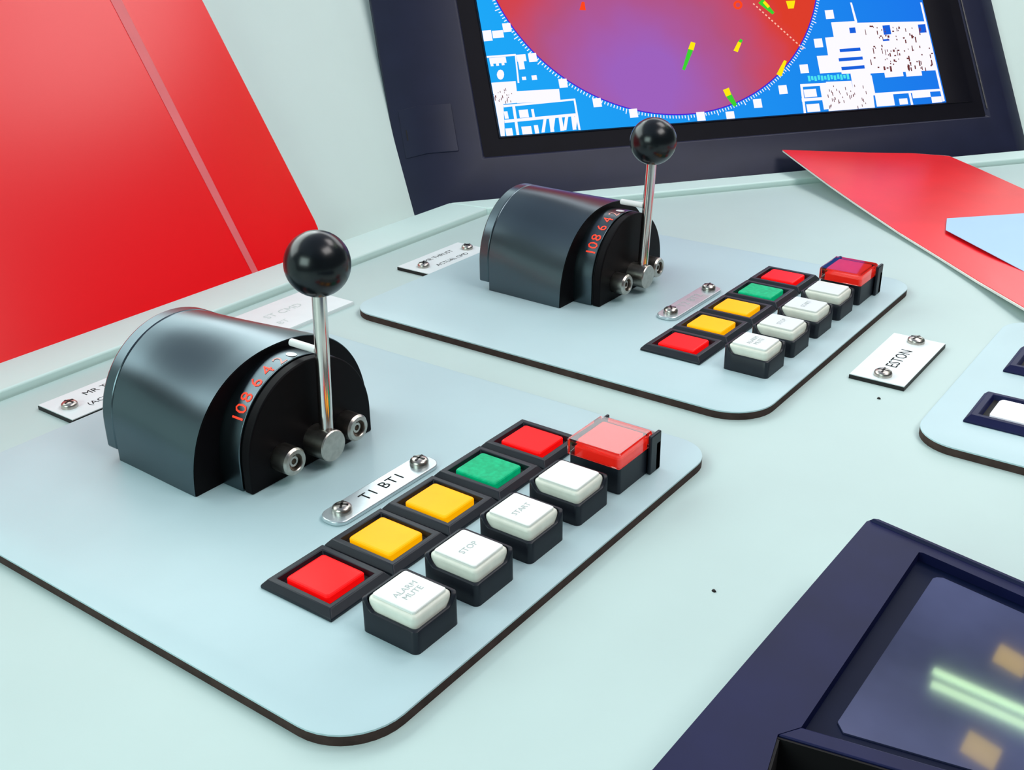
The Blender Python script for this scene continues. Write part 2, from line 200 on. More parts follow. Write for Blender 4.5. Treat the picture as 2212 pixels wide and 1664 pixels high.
SCR_YELLOW="-46.2 91.3 -43.3 90.2 -45.7 85.2 -49.1 86.5;-13.3 89.6 -11.2 88.4 -15.2 82.2 -17.9 83.6;16.6 75 18.3 74.1 12.2 63.9 8.9 65.6;-31 57.5 -26.5 58.8 -25.9 54 -29.7 52.9;27.1 115.8 34 115.9 31.7 110.4 27.6 110.3;10.1 115.4 11.9 116.7 14.7 112.7 12.9 111.4"
SCR_DASH="2.7 114.8 3.5 115.4 4.3 114.5 3.6 113.8;4.5 112.8 5.2 113.4 6.1 112.5 5.3 111.8;6.2 110.8 7 111.4 7.9 110.4 7.1 109.8;8 108.8 8.8 109.4 9.6 108.4 8.9 107.8;9.8 106.7 10.5 107.4 11.4 106.4 10.6 105.8;11.5 104.7 12.3 105.4 13.2 104.4 12.4 103.7;13.3 102.7 14.1 103.3 14.9 102.4 14.2 101.7;15.1 100.7 15.9 101.3 16.7 100.3 15.9 99.7;16.9 98.7 17.6 99.3 18.5 98.3 17.7 97.7;18.6 96.6 19.4 97.3 20.3 96.3 19.5 95.6;20.4 94.6 21.2 95.2 22 94.2 21.3 93.6;22.2 92.6 23 93.2 23.8 92.2 23 91.6;24 90.5 24.7 91.2 25.6 90.2 24.8 89.6;25.7 88.5 26.5 89.1 27.4 88.2 26.6 87.5;27.5 86.5 28.3 87.1 29.2 86.1 28.4 85.5;29.3 84.5 30.1 85.1 30.9 84.1 30.2 83.5;31.1 82.4 31.9 83 32.7 82.1 31.9 81.4"
SCR_RED="-114.5 121.7 -112.7 121.5 -112.9 115.9 -117.1 116.3;-4.7 114.5 -5.5 112.9 -6.7 113.8 -6.4 114.6;-5.5 112.9 -7 111.8 -7.5 113.2 -6.7 113.8;-7 111.8 -8.7 111.5 -8.3 113.1 -7.5 113.2;-8.7 111.5 -10.2 112 -9.1 113.3 -8.3 113.1;-10.2 112 -11.2 113.2 -9.6 113.9 -9.1 113.3;-11.2 113.2 -11.3 114.8 -9.6 114.7 -9.6 113.9;-11.3 114.8 -10.5 116.4 -9.2 115.5 -9.6 114.7;-10.5 116.4 -9 117.5 -8.5 116.1 -9.2 115.5;-9 117.5 -7.3 117.8 -7.6 116.3 -8.5 116.1;-7.3 117.8 -5.7 117.3 -6.9 116 -7.6 116.3;-5.7 117.3 -4.8 116.1 -6.4 115.4 -6.9 116;-4.8 116.1 -4.7 114.5 -6.4 114.6 -6.4 115.4"
# ---------------------------------------------------------------- mesh helpers
class MB:
    """collects shapes (in units of 1.25 mm) and links them as ONE mesh object"""
    def __init__(self): self.v = []; self.f = []; self.mi = []
    def add(self, vs, fs, mi=0):
        o = len(self.v); self.v += [tuple(p) for p in vs]
        for f in fs: self.f.append(tuple(i+o for i in f)); self.mi.append(mi)
        return self
    def box(self, x0, x1, y0, y1, z0, z1, mi=0):
        vs = [(x, y, z) for z in (z0, z1) for y in (y0, y1) for x in (x0, x1)]
        return self.add(vs, [(0,2,3,1), (4,5,7,6), (0,1,5,4), (1,3,7,5), (3,2,6,7), (2,0,4,6)], mi)
    def prism(self, pts, a0, a1, axis='z', mi=0, side_mi=None):
        """pts: 2-D outline, counter-clockwise seen from +axis; extruded a0..a1"""
        def P(p, a):
            if axis == 'z': return (p[0], p[1], a)
            if axis == 'x': return (a, p[0], p[1])
            return (p[1], a, p[0])
        n = len(pts); vs = [P(p, a0) for p in pts]+[P(p, a1) for p in pts]
        self.add(vs, [tuple(range(n, 2*n)), tuple(reversed(range(n)))], mi)
        o = len(self.v)-2*n
        for i in range(n):
            j = (i+1) % n
            self.f.append((o+i, o+j, o+n+j, o+n+i)); self.mi.append(mi if side_mi is None else side_mi)
        return self
    def loops(self, loops, cap0=True, cap1=True, mi=0):
        n = len(loops[0]); vs = [p for l in loops for p in l]; fs = []
        for k in range(len(loops)-1):
            for i in range(n):
                j = (i+1) % n; fs.append((k*n+i, k*n+j, (k+1)*n+j, (k+1)*n+i))
        if cap0: fs.append(tuple(reversed(range(n))))
        if cap1: fs.append(tuple(range((len(loops)-1)*n, len(loops)*n)))
        return self.add(vs, fs, mi)
    def lathe(self, prof, c=(0,0,0), axis='z', seg=32, mi=0):
        """prof: (radius, height) pairs along the axis from c"""
        L = []
        for r, h in prof:
            l = []
            for i in range(seg):
                a = 2*math.pi*i/seg; x, y = max(r, 1e-4)*math.cos(a), max(r, 1e-4)*math.sin(a)
                if axis == 'z': l.append((c[0]+x, c[1]+y, c[2]+h))
                elif axis == 'x': l.append((c[0]+h, c[1]+x, c[2]+y))
                else: l.append((c[0]+y, c[1]+h, c[2]+x))
            L.append(l)
        return self.loops(L, True, True, mi)
    def build(self, name, m, parent=None, bevel=0.0, seg=2, smooth=True, angle=35, loc=None):
        me = bpy.data.meshes.new(name)
        me.from_pydata([(x*S, y*S, z*S) for x, y, z in self.v], [], self.f)
        for k in (m if isinstance(m, (list, tuple)) else [m]): me.materials.append(MATS[k])
        me.polygons.foreach_set('material_index', self.mi)
        me.update()
        bm = bmesh.new(); bm.from_mesh(me); bmesh.ops.recalc_face_normals(bm, faces=bm.faces); bm.to_mesh(me); bm.free()
        if smooth:
            me.polygons.foreach_set('use_smooth', [True]*len(me.polygons))
            me.set_sharp_from_angle(angle=math.radians(angle))
        o = bpy.data.objects.new(name, me); C.objects.link(o)
        if parent is not None: o.parent = parent
        if loc is not None: o.location = Vector(loc)*S
        if bevel > 0:
            b = o.modifiers.new('edge', 'BEVEL'); b.width = bevel*S; b.segments = seg
            b.limit_method = 'ANGLE'; b.angle_limit = math.radians(40)
        return o

def rrect(x0, x1, y0, y1, r, n=6):
    if not isinstance(r, (list, tuple)): r = [r]*4
    out = []
    for (cx, cy, a0), rr in zip(((x1, y1, 0), (x0, y1, 90), (x0, y0, 180), (x1, y0, 270)), r):
        sx = -1 if cx == x1 else 1; sy = -1 if cy == y1 else 1
        for k in range(n+1):
            a = math.radians(a0+90*k/n)
            out.append((cx+sx*rr+rr*math.cos(a), cy+sy*rr+rr*math.sin(a)))
    return out

def thing(name, label, cat, loc=(0,0,0), group=None, rot=None):
    o = bpy.data.objects.new(name, None); C.objects.link(o)
    o.empty_display_size = 0.01
    o.location = Vector(loc)*S
    if rot is not None: o.rotation_euler = rot
    o['label'] = label; o['category'] = cat
    if group: o['group'] = group
    return o
def tag(o, label, cat, group=None):
    o['label'] = label; o['category'] = cat
    if group: o['group'] = group
    return o
def copy_tree(o, parent=None):
    c = o.copy(); C.objects.link(c); c.parent = parent
    for ch in list(o.children): copy_tree(ch, c)
    return c

def text_geo(body, size, align='CENTER', spacing=1.0):
    """flat lettering as (verts, faces): x along the line, y up"""
    cu = bpy.data.curves.new('lettering', 'FONT'); cu.body = body; cu.size = size
    cu.align_x = align; cu.align_y = 'CENTER'; cu.resolution_u = 2; cu.space_character = spacing
    o = bpy.data.objects.new('lettering', cu); C.objects.link(o)
    bpy.context.view_layer.update()
    me = bpy.data.meshes.new_from_object(o.evaluated_get(bpy.context.evaluated_depsgraph_get()))
    vs = [(v.co.x, v.co.y) for v in me.vertices]; fs = [tuple(p.vertices) for p in me.polygons]
    bpy.data.objects.remove(o); bpy.data.curves.remove(cu); bpy.data.meshes.remove(me)
    return vs, fs
def lettering(body, size, c, z, parent, m='ink_black', spacing=1.0, name='lettering'):
    """lettering that reads along +Y with its top towards -X (as seen from the operator's side)"""
    vs, fs = text_geo(body, size, spacing=spacing)
    b = MB()
    b.add([(c[0]-y, c[1]+x, z) for x, y in vs], fs)
    return b.build(name, m, parent, smooth=False)

# ---------------------------------------------------------------- the setting
DESK = -3.4                                    # height of the desk surface (the panel plates stand 3.4 proud)
ANG = math.radians(53); EX = Vector((math.cos(ANG), math.sin(ANG), 0)); NX = Vector((-math.sin(ANG), math.cos(ANG), 0))
TILT2 = math.radians(33.5); TILT1 = math.radians(33)

desk = thing('bridge_console', 'pale grey-green ship bridge console desk carrying the lever panels', 'console', (0, 0, DESK-20))
p0 = Vector((-52.2, 492.7, 0)); u0 = Vector((0.602, 0.799, 0)); n0 = Vector((-0.799, 0.602, 0))
def at2(x=None, off=0.0, s=None):
    q = p0+n0*off
    if s is None: s = (x-q.x)/u0.x
    return q+u0*s
ic = at2(x=-175.0, off=0.0); oc = at2(x=-200.0, off=18.0)
ie = at2(s=420); oe = at2(s=420, off=18)
gi = at2(x=-173.6, off=-1.4); ge = at2(s=420, off=-1.4)
top = MB().prism([(-173.6, -320), (480, -320), (480, ge.y), (ge.x, ge.y), (gi.x, gi.y)], 0, 20)
top.build('desk_top', 'desk_paint', desk)
MB().prism([(-200, -320), (-175, -320), (ic.x, ic.y), (oc.x, oc.y)], DESK-18, 0).build('trim_1', 'rim_paint', None, bevel=0.9, seg=3)['kind'] = 'structure'
MB().prism([(ic.x, ic.y), (ie.x, ie.y), (oe.x, oe.y), (oc.x, oc.y)], DESK-18, 0).build('trim_2', 'rim_paint', None, bevel=0.9, seg=3)['kind'] = 'structure'
MB().prism([(-175, -320), (-173.6, -320), (gi.x, gi.y), (ge.x, ge.y), (ie.x, ie.y), (ic.x, ic.y)], 2, 16).build('gap_strip', 'dark_well', desk)

def frame(o, P, ex, ey, ez):
    m = Matrix((ex, ey, ez)).transposed().to_4x4(); m.translation = Vector(P)*S; o.matrix_world = m
W1U = Vector((-math.sin(TILT1), 0, math.cos(TILT1))); W1E = Vector((0, 1, 0)); W1N = W1E.cross(W1U)
W2U = NX*math.sin(TILT2)+Vector((0, 0, math.cos(TILT2))); W2N = EX.cross(W2U)
w1 = MB().prism([(-330, -22), (312, -22), (400, 200), (-330, 200)], -6, 0).build('wall_left', 'wall_paint')
frame(w1, (-222, 0, 0), W1E, W1U, W1N); w1['kind'] = 'structure'
w2 = MB().prism([(-215, -8), (620, -8), (620, 200), (-215, 200)], -20, -14).build('wall_back', 'wall_paint')
frame(w2, (-70, 506, 0), EX, W2U, W2N); w2['kind'] = 'structure'
ce = MB().box(-1000, 1300, -900, 2000, 905, 925).build('ceiling', 'ceiling_paint'); ce['kind'] = 'structure'

# ---------------------------------------------------------------- red board on the left wall
rb = thing('red_board', 'large glossy red board standing against the pale sloped wall at left', 'board')
frame(rb, (-222, 0, 0), W1E, W1U, W1N)
pts = rrect(2, 234.5, -18, 190, [3, 3, 3, 22], 8)
MB().prism(pts, 8.0, 11.0).build('board_core', 'board_edge', rb, bevel=0.4)
MB().prism(rrect(3.3, 233.4, -17, 189, [3, 3, 3, 21], 8), 11.0, 11.6).build('red_face', 'board_red', rb, bevel=0.2)
MB().prism([(181.2, -16), (184.8, -16), (187.5, 189), (180.5, 189)], 11.6, 11.9).build('joint_strip', 'board_stripe', rb, bevel=0.1)
for y, h in ((40, 40), (200, 40), (40, 160), (200, 160)):
    MB().lathe([(5, 0), (5, 8.0)], (y, h, 0)).build('spacer', 'steel', rb)

# ---------------------------------------------------------------- radar monitor
mon = thing('radar_monitor', 'dark navy radar monitor with a lit blue and red chart screen', 'monitor')
frame(mon, (-70, 506, 0), EX, W2U, W2N)
def rl(a, b, c, d, z): return [(a, c, z), (b, c, z), (b, d, z), (a, d, z)]
MB().loops([rl(-246, 190, -5.4, 332, -13.8), rl(-246, 190, -5.4, 332, -8.5), rl(-229, 174, -5.4, 318, 0), rl(-196, 158, 24, 290, 0),
            rl(-195, 156.5, 25, 289, -1.2)], True, False).build('housing', 'bezel_navy', mon, bevel=0.8, seg=3)
MB().loops([rl(-195, 156.5, 25, 289, -1.2), rl(-184, 150, 36, 275, -2.0), rl(-183.5, 148, 36.5, 274, -1.4), rl(-183, 133, 37, 273, -2.6), rl(-182, 130.5, 38, 272, -3.6)],
           False, False).build('inner_frame', 'bezel_inner', mon, bevel=0.15)
pc = MB().loops([[(-241, y, -5.6), (-229.2, y, 0.6), (-210, y, 0.6), (-210, y, -0.5), (-229, y, -0.6), (-241, y, -6.4)] for y in (29.5, 59.5)])
pc.build('port_cover', 'bezel_navy', mon, bevel=0.4)
MB().box(-238.6, -237.9, 40, 46.5, -4.6, -4.0).build('cover_slot', 'dark_well', mon)
MB().prism([(157.5, 30), (158.3, 30), (158.3, 288), (157.5, 288)], 0.0, 0.35).build('bezel_ridge', 'steel', mon)
scr = MB().prism([(-182, 38), (130.5, 38), (130.5, 272), (-182, 272)], -3.8, -3.5).build('screen', 'screen_background', mon)
RC = (-58.4, 159.5); RR = 116.0
def ring(r0, r1, z, n=180):
    b = MB()
    for i in range(n):
        a, c = 2*math.pi*i/n, 2*math.pi*(i+1)/n
        b.add([(RC[0]+r*math.cos(t), RC[1]+r*math.sin(t), z) for r, t in ((r0, a), (r1, a), (r1, c), (r0, c))], [(0, 1, 2, 3)])
    return b
MB().add([(RC[0]+RR*math.cos(2*math.pi*i/180), RC[1]+RR*math.sin(2*math.pi*i/180), -3.45) for i in range(180)], [tuple(range(180))]).build('radar_disc', 'radar_face', scr, smooth=False)
ring(RR, RR+0.7, -3.44).build('radar_ring', 'screen_ring', scr, smooth=False)
tk = MB()
for i in range(360):
    a = 2*math.pi*i/360; l = 3.4 if i % 10 == 0 else 1.9; w = 0.30
    ca, sa = math.cos(a), math.sin(a); r0 = RR+1.0
    tk.add([(RC[0]+ca*r-sa*k*w, RC[1]+sa*r+ca*k*w, -3.43) for r, k in ((r0, -1), (r0+l, -1), (r0+l, 1), (r0, 1))], [(0, 1, 2, 3)])
t = tk.build('degree_scale', 'screen_white', scr, smooth=False)
def screen_part(name, data, m, z, joined=False):
    """lit marks on the screen: one object each, or joined where they are too fine to tell apart"""
    b = MB()
    for q in data.split(';'):
        n = [float(k) for k in q.split()]
        pts = [(min(130.4, max(-181.9, n[i])), max(38.05, n[i+1]), z) for i in range(0, len(n), 2)]
        b.add(pts, [tuple(range(len(pts)))])
        if not joined: b.build(name, m, scr, smooth=False); b = MB()
    if joined: b.build(name, m, scr, smooth=False)['kind'] = 'stuff'
t['kind'] = 'stuff'
screen_part('readout_block', SCR_WHITE, 'screen_white', -3.42)
screen_part('menu_bar', SCR_BLUE, 'screen_blue', -3.40)
screen_part('readout_text', SCR_DARK, 'screen_dark', -3.40, True)
screen_part('cyan_text', SCR_CYAN, 'screen_cyan', -3.40, True)
screen_part('target_echo', SCR_GREEN, 'screen_green', -3.41)
screen_part('echo_head', SCR_YELLOW, 'screen_yellow', -3.39)
screen_part('bearing_line', SCR_DASH, 'screen_dash', -3.41, True)
screen_part('target_mark', SCR_RED, 'screen_red', -3.41, True)

# ---------------------------------------------------------------- panel plates
NEAR = (0.0, 0.0); FAR = (1.2, 198.8)
def panel_plate(off, label):
    t = thing('panel_plate', label, 'panel', (off[0], off[1], DESK), 'grey control panel plates let into the console')
    pts = rrect(-130, 63.5, -31.2, 141.5, [13, 13, 13, 17], 10)
    ins = rrect(-129.3, 62.8, -30.5, 140.8, [12.5, 12.5, 12.5, 16.5], 10)
    MB().prism(pts, 0.0, 2.7, side_mi=0).build('plate_shade_layer', 'plate_side_shade', t)  # lower layer of the plate, coloured dark as its edge shadow
    MB().loops([[(x, y, 2.7) for x, y in pts], [(x, y, 3.2) for x, y in pts], [(x, y, 3.4) for x, y in ins]]).build('plate_face', 'plate_paint', t)
    return t
panel_plate(NEAR, 'grey control panel plate nearest the camera, carrying the front lever')
panel_plate(FAR, 'grey control panel plate beside the radar monitor, carrying the rear lever')
p3 = thing('panel_plate', 'grey panel plate cut by the right edge, partly under the red folder', 'panel', (0, 0, DESK), 'grey control panel plates let into the console')
pts = rrect(112, 300, 186.5, 318, [13, 13, 15, 13], 10); ins = rrect(112.7, 299.3, 187.2, 317.3, [12.5, 12.5, 14.5, 12.5], 10)
MB().prism(pts, 0.0, 2.7).build('plate_shade_layer', 'plate_side_shade', p3)
MB().loops([[(x, y, 2.7) for x, y in pts], [(x, y, 3.2) for x, y in pts], [(x, y, 3.4) for x, y in ins]]).build('plate_face', 'plate_paint', p3)

# ---------------------------------------------------------------- throttle levers
def arc(c, r, a0, a1, n):
    return [(c[0]+r*math.cos(math.radians(a0+(a1-a0)*k/n)), c[1]+r*math.sin(math.radians(a0+(a1-a0)*k/n))) for k in range(n+1)]
def superdome(cy, hw, hh, n=2.25, m=64):
    """flattened half-round outline standing on the plate"""
    out = []
    for k in range(m+1):
        a = math.pi*k/m; c, s = math.cos(a), math.sin(a)
        out.append((cy+hw*math.copysign(abs(c)**(2/n), c), hh*abs(s)**(2/n)))
    out[0] = (cy+hw, 0); out[-1] = (cy-hw, 0)
    return out
def resample(pts, n=73):
    """the same outline with n evenly spaced points"""
    d = [0.0]
    for p, q in zip(pts, pts[1:]): d.append(d[-1]+math.hypot(q[0]-p[0], q[1]-p[1]))
    out = []; k = 0
    for i in range(n):
        s = d[-1]*i/(n-1)
        while k < len(d)-2 and d[k+1] < s: k += 1
        f = (s-d[k])/(d[k+1]-d[k]); out.append((pts[k][0]+(pts[k+1][0]-pts[k][0])*f, pts[k][1]+(pts[k+1][1]-pts[k][1])*f))
    return out
def make_lever(off, lean, label):
    ox, oy = -68, 59
    t = thing('throttle_lever', label, 'lever', (ox+off[0], oy+off[1], 0), 'black drum throttle levers on the panel plates')
    def L(b): b.v = [(x-ox, y-oy, z) for x, y, z in b.v]; return b
    rear = resample([(82.0, 0), ]+arc((52.25, 12.2), 29.6, 0, 180, 48)+[(22.65, 0)]); nose = resample(superdome(60, 38.6, 38.0))
    lps = []
    for k in range(9):
        s_ = k/8; w_ = s_*s_*(3-2*s_)*0.5+s_*0.5
        lps.append([(-92.0+39.3*s_, a_[0]*(1-w_)+c_[0]*w_, a_[1]*(1-w_)+c_[1]*w_) for a_, c_ in zip(rear, nose)])
    L(MB().loops(lps)).build('drum_housing', 'black_anodised', t, angle=50)
    L(MB().prism([(22.5, 3.6), (82.0, 3.6)]+arc((52.25, 12.2), 29.75, 0, 180, 48), -97.6, -92.0, 'x')).build('rear_cover', 'black_anodised', t, bevel=0.8)
    L(MB().prism(superdome(60, 38.3, 37.7), -52.7, -52.4, 'x')).build('end_face', 'black_satin', t)
    wc = (59.0, 8.8)
    wheel = L(MB().prism([(wc[0]-27, 0), (wc[0]+27, 0)]+arc(wc, 27, 0, 180, 64), -52.7, -43.0, 'x')).build('scale_wheel', 'black_anodised', t, bevel=0.25)
    L(MB().prism([(wc[0]-26, 0.3), (wc[0]+26, 0.3)]+arc(wc, 26, 0, 180, 64), -43.0, -42.4, 'x')).build('scale_gap', 'dark_well', t)
    L(MB().prism([(wc[0]-26.8, 0), (wc[0]+26.8, 0)]+arc(wc, 26.8, 0, 180, 64), -42.4, -38.8, 'x')).build('face_plate', 'black_satin', t, bevel=0.5)
    # red numerals on the curved scale, top of each figure towards the drum
    for k, s in enumerate(('2', '4', '6', '8', '10')):
        a0 = 11.5*(k+1)-2.5; vs, fs = text_geo(s, 6.8, spacing=0.92); b = MB(); P = []
        for x, y in vs:
            th = math.radians(90+a0)-x*1.0/27.15
            P.append((-45.9-y, wc[0]+27.12*math.cos(th), wc[1]+27.12*math.sin(th)))
        b.add(P, fs); L(b).build('numeral', 'digit_pink' if s == '2' else 'digit_red', wheel, smooth=False)
    b = MB(); P = []
    for i in range(20):
        a = 2*math.pi*i/20; th = math.radians(88.5)-(math.cos(a)*1.5)/27.1
        P.append((-45.9+2.1*math.sin(a), wc[0]+27.14*math.cos(th), wc[1]+27.14*math.sin(th)))
    b.add(P, [tuple(range(20))]); L(b).build('zero_dot', 'white_enamel', wheel, smooth=False)
    for y in (wc[0]-14.0, wc[0]+14.2):
        L(MB().lathe([(4.5, 0), (4.6, 0.2), (4.6, 5.9), (4.0, 6.7), (2.9, 6.8), (2.7, 6.6), (2.5, 4.2), (1.8, 4.2), (1.7, 5.7), (1.0, 5.7), (0.9, 3.9), (0, 3.9)],
                     (-38.8, y, 8.0), 'x', 32)).build('socket_bolt', 'steel', t)
    L(MB().lathe([(5.3, 0), (5.3, 8.2), (5.0, 8.6), (0, 8.6)], (-38.8, wc[0]+0.6, 7.9), 'x', 40)).build('pivot_pin', 'steel', t)
    # the lever leans a little along the slot
    bx, by, bz = -34.0, wc[0]+1.4, 9.0
    sl = math.tan(math.radians(lean))
    def rodpt(h): return (bx, by+sl*(h-bz), h)
    def tube(r, h0, h1, seg=24):
        return MB().loops([[(rodpt(h)[0]+r*math.cos(2*math.pi*i/seg), rodpt(h)[1]+r*math.sin(2*math.pi*i/seg), h) for i in range(seg)] for h in (h0, h1)])
    L(tube(2.3, 10.5, 60)).build('lever_rod', 'chrome', t)
    kb = MB(); kc = rodpt(67.2); R_ = 10.15; prof = []
    for k in range(0, 25):
        a = -math.pi/2+math.pi*k/24; prof.append((max(R_*math.cos(a), 0.001), R_*math.sin(a)))
    kb.lathe(prof, kc, 'z', 48); L(kb).build('ball_knob', 'knob_black', t, angle=80)
    pz = rodpt(39.2)
    L(MB().lathe([(0.9, 0), (1.25, 0.3), (1.25, 11.5)], (-47.5, pz[1]-0.4, 39.2), 'x', 16)).build('pointer_pin', 'white_enamel', t)
    return t
make_lever((0, 0), 2.6, 'black drum throttle lever with ball knob on the panel nearest the camera')
make_lever((1.2, 198.2), 5.2, 'black drum throttle lever with ball knob just in front of the radar monitor')

# ---------------------------------------------------------------- screws, strips, name plates
def screw(parent, c, z, r=3.2, h=2.2, turn=20, m='steel'):
    s = MB().lathe([(r, 0), (r, h*0.45), (r*0.93, h*0.7), (r*0.72, h*0.92), (r*0.4, h), (0, h)], (c[0], c[1], z), 'z', 24).build('screw', m, parent)
    b = MB()
    for k in (0, 1):
        a = math.radians(turn+90*k); ca, sa = math.cos(a), math.sin(a)
        b.prism([(c[0]+x*ca-y*sa, c[1]+x*sa+y*ca) for x, y in ((-r*.66, -.36), (r*.66, -.36), (r*.66, .36), (-r*.66, .36))], z+h*0.72, z+h*1.03)
    b.build('cross_slot', 'slot_dark', s)
    return s
def tag_strip(off, body, label, ink, y0=33.5, y1=80.5):
    t = thing('label_strip', label, 'label', (off[0], off[1], 0), 'metal label strips between levers and lamps')
    pts = rrect(-12.8, -3.0, y0, y1, 4.2, 8)
    MB().prism(pts, 0.0, 1.5).build('strip', 'brushed_aluminium', t, bevel=0.35)
    screw(t, (-8.0, y0+6.2), 1.5, 3.1, 2.4, 35); screw(t, (-8.0, y1-5.6), 1.5, 3.1, 2.4, 10)
    lettering(body, 5.6, (-8.0, (y0+y1)/2+0.5), 1.56, t, ink, 1.1)
tag_strip((0, 0), 'T1 BT1', 'metal strip lettered T1 BT1 beside the front row of lamps', 'ink_black')
tag_strip((0.8, 199.6), 'T2 BT2', 'metal strip with faint lettering beside the rear row of lamps', 'ink_faint')

def name_plate(x0, x1, y0, y1, label, lines, screws, ink='ink_black', edge='label_black', size=4.4, sr=3.0, th=1.9):
    t = thing('name_plate', label, 'name plate', ((x0+x1)/2, (y0+y1)/2, DESK), 'engraved white name plates screwed to the console')
    cx, cy = (x0+x1)/2, (y0+y1)/2
    MB().box(x0-cx, x1-cx, y0-cy, y1-cy, 0, th*0.82).build('plate_core', edge, t)
    MB().box(x0-cx+.15, x1-cx-.15, y0-cy+.15, y1-cy-.15, th*0.82, th).build('plate_face', 'label_white', t)
    for (sx, sy, tu) in screws: screw(t, (sx-cx, sy-cy), th, sr, 2.2, tu)
    for (bx, by, s, sz) in lines: lettering(s, sz, (bx-cx, by-cy), th+0.05, t, ink)
    return t
name_plate(-155.5, -134.0, 33.0, 80.0, 'white name plate half hidden behind the drum of the front lever', [(-149.5, 55.0, 'MR TH', 4.6), (-140.5, 52.5, '(ACTUAL', 4.2)], [(-144.5, 39.0, 15), (-144.5, 74, 15)])
name_plate(-151.5, -129.5, 226.0, 273.5, 'white name plate with black edge left of the rear lever drum', [(-145.0, 250, 'MR THRUST', 4.0), (-136.0, 250, 'ACTUAL CMD', 3.8)], [(-140.5, 233, 40), (-140.5, 267.5, 80)])
name_plate(-165.5, -135.5, 122.0, 178.5, 'white name plate near the rim, seen just below the front lever knob', [(-153.0, 152, 'ST CMD', 6.0), (-143.5, 143, 'BT', 5.0)], [], 'ink_pale', 'label_white', th=1.5)
name_plate(76.3, 97.4, 227.4, 277.8, 'white name plate with two screws lying right of the rear panel', [(87.2, 252.5, 'ESTON', 6.4)], [(87.2, 233.4, 5), (87.0, 272.6, 75)], sr=3.4)

# ---------------------------------------------------------------- lamps and push buttons
P = 24.0
def frame_rect(x0, x1, y0, y1, z): return [(x0, y0, z), (x1, y0, z), (x1, y1, z), (x0, y1, z)]
def make_lamp(lens):
    t = thing('indicator_lamp', '', 'lamp', (13.2, 11.7, 0))
    b = MB().loops([frame_rect(-13.2, 13.2, -11.6, 11.6, 0), frame_rect(-13.2, 13.2, -11.6, 11.6, 0.9), frame_rect(-11.6, 11.4, -9.9, 10.4, 2.7),
                    frame_rect(-9.9, 9.9, -8.4, 8.6, 2.7), frame_rect(-9.5, 9.5, -8.0, 8.2, 0.5)], True, True)
    b.build('bezel', 'black_plastic', t, bevel=0.25)
    MB().loops([[(x, y, 0.5) for x, y in rrect(-9.3, 9.3, -7.8, 8.0, 1)], [(x, y, 0.75) for x, y in rrect(-9.3, 9.3, -7.8, 8.0, 1)]]).build('well', 'dark_well', t)
    lp = lambda g, r, z: [(x, y, z) for x, y in rrect(-7.9+g, 7.9-g, -7.2+g, 7.0-g, r, 4)]
    MB().loops([lp(0, 1.0, 0.75), lp(0, 1.0, 2.6), lp(0.25, 0.9, 2.95), lp(0.7, 0.8, 3.1)]).build('lens', lens, t, angle=12)
    return t
lamp_protos = {}
ORD = ['first', 'second', 'third', 'fourth', 'fifth']
def place_lamp(lens, x, y, label, group):
    if lens in lamp_protos: t = copy_tree(lamp_protos[lens])
    else: t = make_lamp(lens); lamp_protos[lens] = t
    t.location = Vector((x+13.2, y+11.7, 0))*S
    t['label'] = label; t['group'] = group
    return t
ROW = ('lens_red', 'lens_amber', 'lens_amber', 'lens_green', 'lens_red')
DESC = ('red square indicator lamp at the near end of the {} panel row',
        'amber square indicator lamp next to the near red lamp of the {} panel',
        'amber square indicator lamp next to the green lamp of the {} panel',
        'green square indicator lamp in the row on the {} panel',
        'red square indicator lamp beside the clear guard of the {} panel')
for off, who in ((NEAR, 'front'), (FAR, 'rear')):
    for k in range(5):
        place_lamp(ROW[k], off[0], off[1]+k*P, DESC[k].format(who), 'square indicator lamps on the panel plates')

